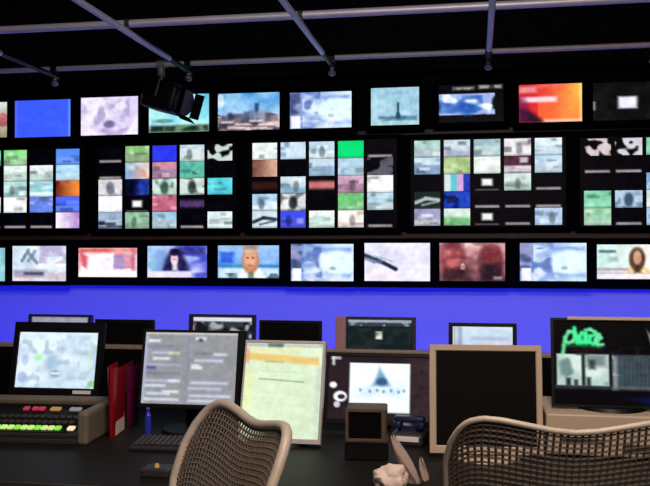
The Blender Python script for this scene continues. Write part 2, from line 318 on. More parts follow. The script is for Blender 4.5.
p.line([(0, .32), (.18, .44), (.48, .68)], .05, (45, 60, 85), .95).line([(.3, .52), (.48, .7)], .04, (25, 35, 60), .9).line([(0, .4), (.15, .5), (.25, .5)], .04, (100, 120, 150), .7).line([(.15, .34), (.42, .48)], .02, (150, 170, 190), .7)
bots.append((364.5, 430, 243, 281, p, 'wall monitor in the bottom row showing a dark diagonal shape on pale lilac'))
p = P((205, 140, 150), 27).vgrad((220, 165, 170), (120, 75, 80)).ell(.2, .4, .22, .5, (140, 62, 66), .8, .3).ell(.19, .38, .13, .28, (205, 110, 112), .9, .4).poly([(.0, 1), (.08, .7), (.4, .65), (.5, 1)], (60, 40, 45), .9, .12)
p.ell(.78, .5, .2, .52, (105, 48, 54), .8, .3).ell(.8, .3, .12, .2, (130, 55, 60), .8, .4).poly([(.6, 1), (.68, .55), (.9, .55), (1, 1)], (40, 28, 38), .95, .12).rect(.35, .0, .6, .12, (235, 205, 205), .7, .1).ell(.36, .62, .04, .08, (240, 205, 205), .9, .5).blotch((90, 50, 55), 9, 8, .62, .4, .2).rect(.83, .88, .96, .96, (190, 160, 165), .8, .05).rect(0, 0, .05, 1, (170, 120, 130), .5, .05)
bots.append((439.5, 505, 243, 281, p, 'wall monitor in the bottom row showing two figures in a pink light'))
bots.append((520, 586.5, 243, 281, studio(28), 'blue and white panelled picture in the bottom row, beside the two pink figures'))
p = P((222, 235, 232), 29).hgrad((205, 232, 228), (240, 235, 230), .2, .8).rect(.03, .16, .3, .24, (70, 90, 105), .8, .05).rect(.2, .36, .34, .5, (120, 140, 150), .6, .08).rect(0, .8, 1, .86, (200, 165, 190), .7, .06).rect(0, .87, 1, 1, (240, 225, 235), .9, .04).rect(0, .68, .5, .76, (150, 90, 110), .5, .06)
p.poly([(.45, .82), (.52, .66), (.78, .66), (.9, .85)], (230, 205, 150), .9, .06).ell(.64, .42, .13, .34, (90, 62, 45), .95, .3).ell(.645, .38, .065, .2, (205, 160, 130), 1, .4).rect(.6, .6, .7, .82, (70, 45, 35), .8, .06)
bots.append((597, 660, 244.5, 279, p, 'wall monitor in the bottom row showing a woman with long brown hair'))
for t in bots: wall_monitor(*t[:5], t[5], 'monitors along the bottom of the wall', .038)

# ---- the five mosaic displays
def tile(spec, seed):
    p = tile0(spec, seed); p.detail = .2 if spec[0] == 'n' and max(spec[1]) - min(spec[1]) > 150 else .75 if spec[0] in 'nfvh' else .5
    return p
def tile0(spec, seed):
    k = spec[0]; c = spec[1:]; p = Pic(26, 17, (9, 9, 12), seed)
    W_, G_ = (225, 222, 222), (60, 55, 58)
    if k == 'k': pass
    elif k == 'kb': p.rect(.04, .84, .96, 1, (170, 160, 160), .9, .08)
    elif k == 'kt': p.rect(.04, 0, .96, .14, (195, 190, 190), .9, .08)
    elif k == 'n':
        p.a[:] = c[0]; q = p.rs; c0, c1 = np.array(c[0], float), np.array(c[1], float)
        if max(c[1]) - min(c[1]) < 150 or q.rand() < .5:
            if q.rand() < .7: p.rect(-.1, q.uniform(.4, .75), 1.1, 1.1, c1 * q.uniform(.82, 1.05), .8, .1)
            for _ in range(q.randint(3, 6)):
                x, y, ww, hh_ = q.rand(), q.uniform(.1, .9), q.uniform(.06, .28), q.uniform(.04, .16)
                p.rect(x - ww, y - hh_, x + ww, y + hh_, (c1, c0 * .72, c1 * .6, (c0 + 255) / 2)[q.randint(4)], .75, .08)
            if q.rand() < .18: p.ell(q.uniform(.25, .75), .6, .12, .34, c0 * .5, .7, .5)
        else: p.blotch(c[1], 4, 3, .55, .5, .35)
    elif k == 'f': p.a[:] = c[0]; p.ell(.5, .55, .17, .42, c[1], .9, .5).blotch(c[1], 6, 4, .68, .5, .2)
    elif k == 'r': p.rect(.3, .3, .7, .7, c[0], 1, .12).rect(.05, .9, .95, 1, (120, 110, 115), .7, .06)
    elif k == 'h': p.a[:] = c[0]; p.rect(-.1, .5, 1.1, 1.1, c[1], 1, .2).blotch(c[0], 6, 4, .6, .4, .3)
    elif k == 'v': p.a[:] = c[0]; p.rect(.5, -.1, 1.1, 1.1, c[1], 1, .35).blotch(c[0], 5, 4, .6, .4, .3)
    elif k == 'd': p.a[:] = c[0]; p.line([(.05, .65), (.45, .4), (.95, .5)], .1, c[1], .95).line([(.3, .8), (.9, .6)], .06, c[1], .7)
    elif k == 's': p.blotch(c[0], 5, 4, .5, .95, .15)
    elif k == 'p': p.rect(-.1, .3, 1.1, .75, c[0], .95, .2)
    elif k == 'bars':
        for i, cc in enumerate(((215, 225, 225), (100, 195, 205), (205, 160, 215), (40, 60, 170))): p.rect(i * .25, -.1, i * .25 + .26, 1.1, cc, 1, .04)
    elif k == 'g': p.hgrad(c[0], c[1]); p.blotch(c[2], 4, 3, .6, .6, .3)
    if k in 'nfhvd' : p.rect(0, .93, 1, 1, tuple(x * .75 for x in p.a.mean((0, 1))), .8, .05)
    return p
WH, WB, LB = (228, 234, 234), (195, 214, 228), (150, 185, 215)
BLU = (62, 78, 232)
ph = ('n', (165, 195, 220), (232, 240, 245))
mosaics = [
 (-48.5, 81, 150, 228.5, 'mosaic display cut off by the left edge of the photo', [
  [ph, ('n', (120, 190, 160), (80, 150, 130)), ('n', (135, 215, 135), (190, 225, 185)), ('k',), ('n', (88, 138, 240), (110, 150, 235))],
  [('k',), ('k',), ('n', (225, 238, 230), (190, 215, 205)), ('n', WH, (170, 205, 195)), ('n', (165, 208, 235), (205, 228, 238))],
  [('n', WB, WH), ('k',), ('n', (180, 215, 215), (120, 160, 165)), ('n', (150, 200, 210), (225, 238, 238)), ('g', (110, 40, 35), (245, 165, 60), (235, 120, 60))],
  [('k',), ('n', WH, WB), ('n', (240, 242, 245), WH), ('n', (105, 132, 228), (150, 175, 235)), ('n', (80, 105, 238), (105, 140, 235))],
  [('n', WB, WH), ('kb',), ('kb',), ('kb',), ('g', (245, 240, 248), (170, 130, 200), (225, 215, 240))]]),
 (97, 234, 145.3, 228.5, 'mosaic display with black tiles down its left column, second from the left edge', [
  [('kb',), ('n', (140, 190, 125), (165, 190, 150)), ('n', (48, 58, 230), (60, 75, 225)), ('n', (195, 215, 225), WH), ('s', (205, 220, 215))],
  [('kb',), ('g', (130, 175, 215), (225, 150, 120), (225, 238, 245)), ('n', (195, 135, 150), (165, 140, 180)), ('n', (95, 185, 165), (50, 110, 105)), ('k',)],
  [('f', (215, 215, 220), (110, 110, 125)), ('v', (12, 14, 40), (50, 80, 205)), ('f', (195, 215, 205), (60, 90, 80)), ('f', (205, 218, 212), (45, 60, 58)), ('n', (88, 200, 212), (120, 220, 225))],
  [('n', (238, 240, 242), WH), ('r', (235, 235, 235)), ('n', (195, 110, 135), (220, 185, 200)), ('p', (85, 60, 110)), ('k',)],
  [('n', (150, 170, 195), (60, 65, 90)), ('n', (140, 182, 152), (155, 190, 165)), ('n', (150, 190, 215), (200, 222, 230)), ('kb',), ('n', (220, 236, 238), (190, 215, 222))]]),
 (250.7, 395, 141.4, 227.7, 'mosaic display with a bright green tile in its top row', [
  [('n', WH, (205, 225, 220)), ('n', WB, (120, 155, 190)), ('n', (175, 205, 225), (235, 242, 246)), ('n', (14, 222, 122), (10, 205, 115)), ('kb',)],
  [('g', (110, 75, 65), (215, 170, 150), (150, 100, 85)), ('k',), ('n', WB, (145, 175, 205)), ('n', (175, 205, 225), (235, 242, 246)), ('s', (95, 95, 105))],
  [('p', (60, 28, 24)), ('n', WB, (130, 165, 190)), ('p', (205, 120, 120)), ('n', (205, 165, 190), (170, 130, 160)), ('n', (240, 240, 242), WH)],
  [('n', (165, 200, 225), (235, 242, 246)), ('f', (215, 215, 215), (25, 30, 35)), ('k',), ('n', (112, 190, 118), (140, 200, 150)), ('n', (170, 205, 222), (230, 240, 242))],
  [('d', (205, 222, 232), (25, 35, 50)), ('n', (68, 80, 232), (85, 95, 230)), ('n', WH, (175, 210, 195)), ('n', (245, 238, 228), (240, 225, 225)), ('kb',)]]),
 (412.5, 564, 139, 225.4, 'mosaic display with a colour bars tile at its middle left', [
  [('n', (165, 200, 188), (190, 205, 215)), ('n', (195, 210, 222), (180, 185, 210)), ('n', (150, 180, 185), (185, 205, 210)), ('n', (220, 220, 222), (170, 150, 165)), ('n', (215, 228, 238), (185, 205, 220))],
  [('n', (195, 215, 230), (120, 150, 190)), ('n', (165, 190, 130), (215, 222, 180)), ('n', (225, 235, 228), (190, 215, 195)), ('n', (80, 45, 60), (225, 220, 225)), ('n', (185, 210, 230), (210, 222, 235))],
  [('k',), ('bars',), ('r', (235, 235, 238)), ('n', (205, 222, 218), (170, 195, 185)), ('kb',)],
  [('d', (30, 45, 42), (190, 200, 200)), ('n', (30, 65, 180), (15, 30, 110)), ('kb',), ('kb',), ('kb',)],
  [('n', (150, 150, 185), (230, 232, 238)), ('h', (205, 222, 210), (105, 170, 110)), ('r', (230, 230, 230)), ('kb',), ('n', (175, 198, 228), (195, 210, 232))]]),
 (582, 741, 137, 225, 'mosaic display cut off by the right edge of the photo', [
  [('s', (220, 205, 205)), ('s', (215, 215, 222)), ('n', (130, 200, 165), (150, 205, 180)), ph, ('k',)],
  [('kb',), ('kb',), ('k',), ('n', WH, WB), ph],
  [('k',), ('k',), ('n', (120, 165, 205), (180, 205, 225)), ('k',), ('n', WB, WH)],
  [('n', (130, 205, 168), (150, 215, 185)), ('f', (175, 195, 220), (50, 75, 95)), ('n', (200, 225, 215), WH), ('kb',), ph],
  [('n', (145, 195, 160), (215, 235, 225)), ('kb',), ('n', (165, 195, 225), WB), ph, ('k',)]]),
]
sd = 100
for px0, px1, py0, py1, lab, grid in mosaics:
    a, b = onY(px0, 187, YS), onY(px1, 187, YS); xm = (px0 + px1) / 2; t, d = onY(xm, py0, YS), onY(xm, py1, YS)
    w_, h_ = b.x - a.x, t.z - d.z
    root = empty('mosaic_display', lab, 'display', ((a.x + b.x) / 2, YS, (t.z + d.z) / 2), 0, 'mosaic displays across the middle of the wall')
    scr = panel_parts(root, w_ + .03, h_ + .02, (.035,) * 4, YF - YS - .03, M['wallbezel'])
    MB().box((-.2, YF - YS - .03, -.12), (.2, YF - YS, .12), .004).build('wall_bracket', M['charcoal'], root)
    cw, ch = w_ / 5, h_ / 5
    for r_ in range(5):
        for c_ in range(5):
            sd += 1; x0 = -w_ / 2 + c_ * cw + .015; x1 = -w_ / 2 + (c_ + 1) * cw - .015
            zt = h_ / 2 - r_ * ch - .0015; zb = h_ / 2 - (r_ + 1) * ch + .0015
            screen_mesh('picture_tile', tile(grid[r_][c_], sd), x0, x1, zb, zt, -.002, scr)

# ------------------------------------------------------------------ overhead pipe grid
ZP = 3.0
def ypipe(py): 
    return onZ(325, py, ZP).y
YA, YB = ypipe(14.0), ypipe(58.0)
def cross_pipe(y, rad, label, m):
    root = empty('lighting_pipe', label, 'pipe', (0, y, ZP), 0, None)
    MB().cyl((-5.5, 0, 0), (4.5, 0, 0), rad, n=24).build('tube', M[m], root, True)
    for x in (-4.6, 3.9):
        MB().cyl((x, 0, rad), (x, 0, 4.0 - ZP), .008, n=10).build('hanger_rod', M['black'], root, True)
    return root
cross_pipe(YA, .025, 'long grey pipe crossing the ceiling, nearer to the camera', 'pipe')
cross_pipe(YB, .020, 'long thinner grey pipe crossing just above the top row of monitors', 'pipedull')
for px, py, sl_, lab in ((-5, 50, .8, 'slanting ceiling pipe with only its far end at the left edge of the photo'), (157, 50, .42, 'slanting ceiling pipe leading down to the hanging spotlight'), (321, 50, .42, 'slanting ceiling pipe ending above the panelled and the tower pictures'), (489, 50, .3, 'nearly upright looking ceiling pipe ending above the ragged blue and white picture'), (655, 50, .42, 'ceiling pipe with only its far end at the right edge of the photo')):
    q = onZ(px, py, ZP - .05)
    root = empty('lighting_pipe', lab, 'pipe', (q.x, 0, ZP - .055), 0, 'pipes running towards the monitor wall')
    MB().cyl((0, 1.2, 0), (0, YB - sl_, 0), .0205, n=24).build('tube', M['pipe'], root, True)
    MB().cyl((0, YB - sl_ - .01, 0), (0, YB + .06, 0), .0195, n=20).build('shaded_end', M['black'], root, True)  # black stretch paints the shade where the pipe fades out
    for y, rr in ((YA, .025), (YB, .02)):
        cw_ = .016 if y == YA else .026; b = MB(); b.box((-cw_, y - .03, .018), (cw_, y + .03, .055 - rr + .004), .003); b.cyl((-cw_, y, .055), (cw_, y, .055), rr + .005, n=20)
        b.build('clamp', M['charcoal' if y == YA else 'black'], root, True)
    b = MB(); b.cyl((0, YB + .01, -.018), (0, YB + .01, -.055), .016, n=16); b.sph((0, YB + .01, -.06), .03, (1, 1, .8)); b.build('clamp_knob', M['clamp'], root, True)
    MB().cyl((0, 1.6, .02), (0, 1.6, 4.0 - ZP + .055), .008, n=10).build('hanger_rod', M['black'], root, True)
# spotlight hanging from the thinner pipe in front of the cyan monitor
q = onY(160, 68, YB - .03)
root = empty('spotlight', 'black hanging spotlight with barn doors in front of a cyan monitor', 'light', (q.x, YB, ZP))
b = MB(); b.cyl((-.03, 0, 0), (.03, 0, 0), .034, n=20); b.box((-.02, -.03, -.09), (.02, .03, -.02), .004); b.build('clamp', M['clamp'], root, True)
b = MB(); b.cyl((0, 0, -.08), (.0, 0, -.15), .014, n=14); b.build('stem', M['clamp'], root, True)
k = .0077
ax = Matrix.Translation((8 * k, 0, -.275)) @ Matrix.Rotation(R(16), 4, 'Y') @ Matrix.Rotation(R(-14), 4, 'Z')
b = MB(); b.tube([ax @ Vector((-.02, -.15, -.02)), ax @ Vector((-.02, -.15, .12)), Vector((0, -.02, -.15)), ax @ Vector((-.02, .15, .12)), ax @ Vector((-.02, .15, -.02))], .009, 8); b.build('yoke', M['charcoal'], root, True)
b = MB(); b.box((-.18, -.12, -.11), (.13, .12, .11), .03, ax, 3); b.cyl(ax @ Vector((-.22, 0, 0)), ax @ Vector((-.17, 0, 0)), .07, .1, 20)
for i in range(5): b.box((-.14 + i * .05, -.1, .105), (-.12 + i * .05, .1, .125), .003, ax)
b.build('lamp_housing', M['black'], root, True)
b = MB(); b.cyl(ax @ Vector((.13, 0, 0)), ax @ Vector((.17, 0, 0)), .105, n=24); b.build('lens_ring', M['charcoal'], root, True)
for s in (-1, 1):
    b = MB(); fl = ax @ Matrix.Translation((.165, 0, s * .1)) @ Matrix.Rotation(R(-s * 28), 4, 'Y'); b.box((0, -.1, -.003), (.075, .1, .003), .001, fl); b.build('barn_door', M['matteblack'], root)
    b = MB(); fl = ax @ Matrix.Translation((.165, s * .1, 0)) @ Matrix.Rotation(R(s * 28), 4, 'Z'); b.box((0, -.003, -.1), (.075, .003, .1), .001, fl); b.build('barn_door', M['matteblack'], root)

# ------------------------------------------------------------------ desks
ZD = .74
def desk(name, label, x0, x1, y0, y1):
    root = empty(name, label, 'desk', ((x0 + x1) / 2, (y0 + y1) / 2, 0)); hx, hy = (x1 - x0) / 2, (y1 - y0) / 2
    MB().box((-hx, -hy, ZD - .04), (hx, hy, ZD), .006).build('desktop', M['desk'], root)
    MB().box((-hx, -hy - .012, ZD - .045), (hx, -hy, ZD), .004).build('edge_strip', M['deskedge'], root)
    MB().box((-hx + .05, hy - .25, .05), (hx - .05, hy - .22, ZD - .04)).build('modesty_panel', M['matteblack'], root)
    for x in (-hx + .02, -hx / 3, hx / 3, hx - .06):
        MB().box((x, -hy + .15, 0), (x + .04, hy - .05, ZD - .04), .003).build('side_panel', M['black'], root)
    return root
desk('control_desk', 'long dark grey control desk in the foreground under the nearest monitors', -3.6, 2.6, 2.62, 4.12)
desk('control_desk', 'dark desk of the second row, behind the low partition and below the blue wall', -3.8, 3.0, 4.62, 5.6)
root = empty('desk_partition', 'low black partition with a tan top edge behind the nearest monitors', 'partition', (-.5, 4.3, 0))
zt = onY(380, 350, 4.3).z
MB().box((-3.1, -.02, 0), (3.1, .02, zt - .02), .003).build('panel', M['matteblack'], root)
MB().box((-3.1, -.03, zt - .02), (3.1, .03, zt), .004).build('top_rail', M['trimtan'], root)

def stand(root, zc, h_, bb, y, base_r=.13, m='black'):       # foot of a desk monitor; root is at the panel centre, the desk top is -zc below
    b = MB(); b.box((-.035, y, -zc + .01), (.035, y + .03, -h_ * .1), .008); b.build('stand_neck', M[m], root, True)
    b = MB(); b.cyl((0, y - .02, -zc), (0, y - .02, -zc + .014), base_r, base_r * .93, 32); b.build('stand_base', M[m], root, True)
def desk_monitor(px0, px1, py0, py1, z, pic, *a, **k):
    if pic is not None: pic.detail = .3
    return desk_monitor0(px0, px1, py0, py1, z, pic, *a, **k)
def desk_monitor0(px0, px1, py0, py1, z, pic, label, bz, fmat, tilt=12, rz=0, surf=ZD, group='monitors on the near desk', name='desk_monitor', backmat=None, base_r=.13, w_=None, h_=None):
    c = at((px0 + px1) / 2, (py0 + py1) / 2, z); k = z / FPX
    w_ = w_ or (px1 - px0) * k / math.cos(R(rz) - YAW); h_ = h_ or (py1 - py0) * k / math.cos(R(tilt))
    root = empty(name, label, 'monitor', c, R(rz), group)
    mt = Matrix.Rotation(R(-tilt), 4, 'X')
    s = panel_parts(root, w_, h_, bz, .05, M[fmat], pic, mt, backmat)
    stand(root, c.z - surf, h_, bz[2], .055, base_r, 'black' if fmat != 'beige' else 'beige')
    return root, w_, h_, mt

# --- near row
p = Pic(96, 66, (205, 222, 235), 40).blotch((225, 240, 245), 6, 5, .45, .8).blotch((150, 175, 195), 14, 11, .64, .6, .2).blotch((185, 205, 225), 7, 6, .55, .6)
p.ell(.45, .55, .1, .14, (150, 180, 205), .7, .8).ell(.5, .75, .07, .06, (110, 140, 165), .7, .6).rect(.44, .72, .56, .76, (235, 248, 250), .9, .03).ell(.27, .46, .06, .06, (165, 230, 170), .8, .7).ell(.08, .82, .06, .1, (140, 160, 205), .7, .6).ell(.1, .5, .04, .1, (170, 180, 220), .7, .6)
p.ell(.55, .3, .06, .06, (165, 180, 205), .6, .7).ell(.92, .45, .03, .25, (195, 230, 190), .5, .7).ell(.97, .92, .05, .06, (120, 200, 120), .8, .6).rect(0, 0, 1, .05, (225, 238, 240), .8, .05)
r1, w1, h1, mt = desk_monitor(15.5, 97.5, 333, 387, 4.1, p, 'black framed near monitor with a bright white map-like screen above the mixing panel', (.03, .03, .035, .05), 'black', 12, 2)
MB().box((w1 / 2 - .1, -.009, -h1 / 2 - .026), (w1 / 2 - .01, -.003, -h1 / 2 - .01)).build('sticker', M['white'], r1, mtx=mt)

p = Pic(110, 84, (146, 148, 152), 41).blotch((134, 138, 142), 3, 3, .55, .5, .5).blotch((158, 154, 165), 4, 3, .6, .5, .5)
rs = np.random.RandomState(5)
p.rect(.0, 0, 1, .03, (205, 200, 195), .8, .02).rect(.47, .05, .49, .95, (130, 130, 165), .6, .03).rect(.0, .05, .03, 1, (185, 195, 225), .6, .03)
for (y, x0, x1, c, o) in ((.12, .04, .16, (235, 238, 245), .9), (.08, .55, .66, (235, 240, 245), .9), (.1, .59, .62, (30, 35, 40), .9), (.2, .03, .3, (115, 120, 165), .7), (.29, .08, .3, (205, 210, 225), .7), (.29, .28, .38, (215, 215, 160), .8), (.29, .55, .9, (120, 130, 135), .9), (.3, .75, .9, (220, 228, 238), .8), (.37, .1, .28, (225, 232, 245), .9), (.39, .55, .85, (200, 208, 235), .85), (.46, .05, .4, (185, 185, 200), .6), (.5, .03, .13, (75, 75, 165), .95), (.49, .52, .63, (228, 232, 240), .95), (.46, .52, .6, (225, 230, 240), .8), (.58, .03, .4, (120, 122, 135), .7), (.68, .03, .35, (190, 195, 225), .8), (.68, .28, .4, (225, 232, 240), .9), (.7, .52, .92, (205, 215, 235), .8), (.75, .03, .25, (215, 225, 248), .9), (.78, .5, .85, (185, 195, 225), .8), (.83, .22, .4, (225, 225, 230), .9), (.86, .05, .3, (215, 222, 250), .8), (.88, .52, .95, (205, 212, 235), .8), (.94, .03, .4, (225, 228, 240), .8), (.95, .5, .8, (215, 220, 235), .8)):
    p.rect(x0, y - .018, x1, y + .018, c, o, .035)
desk_monitor(142, 237, 333.5, 403, 3.6, p, 'near monitor with a grey screen full of text rows in two columns', (.012, .035, .02, .012), 'black', 12, 1)

p = Pic(84, 100, (214, 230, 198), 42).blotch((226, 240, 208), 3, 4, .5, .5, .5).blotch((205, 226, 200), 4, 5, .6, .4, .5).rect(0, 0, 1, .04, (170, 180, 180), .9, .02).rect(.28, 0, .48, .045, (75, 95, 90), .8, .03).rect(.5, .0, .95, .03, (205, 200, 180), .7, .02)
p.poly([(0, .1), (.95, .15), (.97, .23), (0, .18)], (228, 190, 110), .9, .03).rect(.0, .05, .7, .11, (225, 222, 165), .7, .05).rect(.25, .19, .5, .21, (165, 165, 110), .7, .02).rect(.0, .06, .04, .22, (225, 130, 110), .6, .04)
p.line([(.2, .385), (.78, .41)], .006, (120, 150, 125), .9, .012, .8).line([(.22, .3), (.8, .31)], .004, (185, 205, 170), .7, .012, .8).line([(.25, .53), (.85, .55)], .004, (190, 212, 185), .6, .012, .8).line([(.25, .64), (.8, .66)], .004, (190, 210, 190), .5, .012, .8)
p.rect(0, .3, .1, 1, (228, 232, 165), .6, .08).rect(.93, .25, 1, 1, (190, 205, 190), .7, .05).rect(0, .88, 1, 1, (205, 222, 190), .8, .08)
desk_monitor(243, 320.5, 345, 435, 3.4, p, 'upright portrait monitor with a cream page and an orange band', (.007, .012, .02, .012), 'silver', 17, -1)

p = Pic(104, 66, (38, 30, 36), 43).blotch((52, 36, 40), 4, 4, .5, .6).rect(.74, 0, 1, 1, (62, 48, 50), .6, .1)
p.rect(.205, .1, .775, .88, (232, 243, 252), 1, .015).blotch((248, 252, 255), 4, 4, .5, .6, .4, x0=.22, x1=.76, y0=.11, y1=.86)
p.poly([(.49, .17), (.6, .47), (.42, .47)], (95, 140, 180), .85, .04).ell(.51, .4, .05, .07, (40, 75, 115), .8, .6).rect(.27, .47, .7, .64, (205, 228, 246), .8, .1)
for i, x in enumerate((.31, .4, .47, .53, .6, .67, .72)): p.ell(x, .53 + .02 * (i % 2), .013, .026, (95, 120, 150), .7, .7)
p.rect(.025, .0, .12, .05, (205, 205, 215), .8, .02).rect(.035, .0, .06, .14, (225, 225, 230), .9, .02).ell(.05, .46, .035, .05, (235, 235, 240), 1, .4).ell(.12, .64, .065, .085, (235, 235, 240), 1, .3).ell(.13, .645, .035, .04, (50, 40, 50), 1, .4).rect(.15, .8, .52, .89, (45, 42, 60), .9, .03).ell(.09, .77, .03, .05, (215, 215, 225), .9, .4)
desk_monitor(328, 433, 358, 419, 3.6, p, 'near monitor with a dark desktop and a white window showing a blue sail shape', (.01, .02, .02, .018), 'black', 12, 0, base_r=.1)

desk_monitor(437, 535, 352, 445, 3.15, None, 'switched off black screen in a thick beige frame behind the large mesh chair', (.026, .023, .03, .024), 'beige', 6, 4, backmat=M['beige'], group=None)

p = Pic(130, 112, (7, 7, 10), 44)
p.rect(.02, .40, .47, .78, (178, 200, 196), 1, .015).blotch((215, 230, 222), 6, 5, .5, .8, .3, x0=.03, x1=.46, y0=.41, y1=.77).blotch((95, 120, 120), 9, 8, .62, .8, .2, x0=.03, x1=.46, y0=.41, y1=.77)
p.rect(.235, .40, .265, .78, (15, 18, 20), .9, .02).rect(.27, .4, .45, .55, (70, 82, 85), .6, .06).rect(.3, .47, .35, .58, (30, 40, 45), .8, .04).rect(.1, .69, .14, .78, (15, 20, 20), .9, .03).rect(.17, .71, .2, .78, (15, 20, 20), .9, .03).rect(.28, .68, .31, .78, (15, 20, 20), .9, .03).rect(.0, .78, .5, .82, (70, 80, 85), .6, .03)
p.rect(.5, .42, .88, .80, (70, 85, 92), .9, .02)
for i in range(8): p.rect(.6 + i * .034, .43, .606 + i * .034, .78, (38, 48, 52), .7, .02)
p.rect(.5, .42, .54, .82, (165, 165, 170), .7, .03).blotch((190, 190, 195), 12, 14, .72, .8, .15, x0=.5, x1=.62, y0=.4, y1=.82).rect(.5, .78, .9, .82, (110, 115, 120), .7, .04).rect(.5, .4, .9, .42, (120, 125, 125), .6, .02)
G = (70, 235, 150)
p.line([(0.075, .4), (0.087, .3), (0.099, .2), (0.131, .13), (0.171, .13), (0.187, .18), (0.163, .25), (0.123, .27), (0.099, .24)], .019, (110, 225, 160), .95, .03, 1.15)
p.line([(0.179, .08), (0.187, .17), (0.203, .27), (0.235, .24)], .019, G, 1, .03, 1.15)
p.line([(0.243, .14), (0.219, .2), (0.235, .27), (0.267, .26), (0.275, .15), (0.283, .27)], .021, G, 1, .03, 1.15)
p.line([(0.275, .11), (0.315, .1), (0.355, .13), (0.379, .19)], .019, (105, 230, 160), .95, .03, 1.15)
p.line([(0.347, .17), (0.315, .18), (0.307, .25), (0.339, .28), (0.371, .24)], .019, G, 1, .03, 1.15)
p.line([(0.363, .25), (0.403, .2), (0.387, .16), (0.363, .22), (0.379, .29), (0.419, .28)], .019, (110, 230, 165), 1, .03, 1.15)
p.line([(0.115, .3), (0.259, .3), (0.403, .32)], .018, (25, 120, 70), .7, .04, 1.15).rect(.14, .33, .42, .37, (45, 15, 20), .8, .04)
p.poly([(.81, .13), (.86, .22), (.83, .25)], (225, 220, 215), .9, .03).blotch((45, 45, 55), 14, 10, .72, .5, .2, y0=.3, y1=.42).poly([(.65, .92), (1, .86), (1, 1), (.8, .98)], (12, 18, 90), .8, .08)
root, w_, h_, mt = desk_monitor(557, 668, 322, 404, 3.25, p, 'wide black monitor with green script above two small pictures, at the right edge', (.012, .03, .012, .012), 'black', 8, 0, surf=.903)
MB().box((-w_ / 2 + .05, -.009, h_ / 2 + .004), (w_ / 2 - .03, .02, h_ / 2 + .017), .002).build('lit_edge_strip', M['beige'], root, mtx=mt)  # pale strip paints the light caught by the bezel's top edge

# beige desktop computer under the wide monitor
pc = onY(600, 415, 3.18); xc = at(605, 412, 3.05).x
root = empty('desktop_computer', 'flat beige desktop computer under the wide black monitor', 'computer', (xc + .06, 3.46, ZD))
MB().box((-.26, -.2, .012), (.26, .2, .163), .006).build('case', M['beige'], root)
MB().box((-.2, -.206, .06), (-.05, -.199, .075), .002).build('disk_slot', M['charcoal'], root)
MB().box((.02, -.206, .03), (.2, -.199, .06), .002).build('drive_bay', M['charcoal'], root)
for x in (-.2, .2):
    MB().cyl((x, -.15, 0), (x, -.15, .014), .015).build('foot', M['black'], root)

# --- second row
RG = 'monitors on the second desk'
p = Pic(70, 50, (22, 20, 30), 50).rect(0, 0, 1, .2, (165, 165, 185), .9, .05).rect(.05, .2, 1, .42, (75, 72, 82), .8, .05).blotch((15, 14, 20), 10, 8, .5, .8, .2, y0=.18, y1=.5).blotch((150, 150, 165), 12, 9, .66, .6, .2, y0=.18, y1=.6)
desk_monitor(29, 89, 317, 358, 5.2, p, 'second row monitor peeking over the white map-like screen', (.02, .02, .03, .015), 'bluebez', 5, 0, group=RG)
p = Pic(70, 50, (50, 56, 58), 51).rect(0, 0, 1, .1, (222, 222, 232), .95, .03).blotch((20, 22, 28), 10, 8, .5, .9, .2, y0=.12).blotch((190, 195, 195), 12, 9, .66, .8, .2, y0=.12, y1=.5).rect(.28, .15, .4, .4, (150, 160, 160), .7, .08).rect(0, .15, .04, 1, (195, 140, 120), .6, .05)
desk_monitor(192, 252, 317.5, 358, 5.1, p, 'second row monitor peeking over the grey text screen', (.028, .022, .03, .018), 'bluebez', 5, 0, group=RG)
p = Pic(76, 50, (24, 34, 36), 52).rect(0, 0, 1, .09, (190, 195, 210), .8, .04).rect(.0, .09, 1, .2, (70, 78, 95), .7, .05).blotch((150, 160, 180), 14, 12, .66, .8, .2, y1=.2).rect(.44, .36, .54, .6, (225, 225, 210), 1, .04).blotch((45, 58, 52), 9, 7, .6, .5, .3, y0=.25)
root, w_, h_, mt = desk_monitor(348, 411, 320, 352, 5.1, p, 'second row monitor with a dark screen and a red-lit left edge', (.012, .025, .02, .018), 'bluebez', 5, 0, group=RG)
MB().box((-w_ / 2 - .075, -.004, -h_ / 2 - .02), (-w_ / 2 - .012, .03, h_ / 2 + .018), .004).build('side_panel', M['redlitbez'], root, mtx=mt)  # left bezel in red light, the tint painted in
p = Pic(70, 50, (195, 212, 230), 53).blotch((225, 235, 240), 5, 4, .5, .8).rect(.08, 0, .16, 1, (120, 130, 165), .6, .05).rect(0, .0, .06, 1, (160, 150, 170), .6, .05).rect(.3, .25, .95, .35, (160, 175, 205), .7, .08).rect(.35, .4, 1, .55, (200, 180, 190), .6, .1)
desk_monitor(453.5, 511.5, 327, 366, 4.9, p, 'second row monitor with a light screen directly behind the beige framed screen', (.024, .024, .03, .022), 'black', 5, 0, group=RG)
desk_monitor(100, 149, 325, 365, 4.75, None, 'black switched off monitor between the map-like screen and the grey text screen', (.04, .03, .04, .03), 'black', 3, 0, group=None)
desk_monitor(262, 318, 324, 360, 4.9, None, 'black switched off monitor behind the upright portrait monitor', (.02, .02, .03, .02), 'black', 3, 0, group=None)

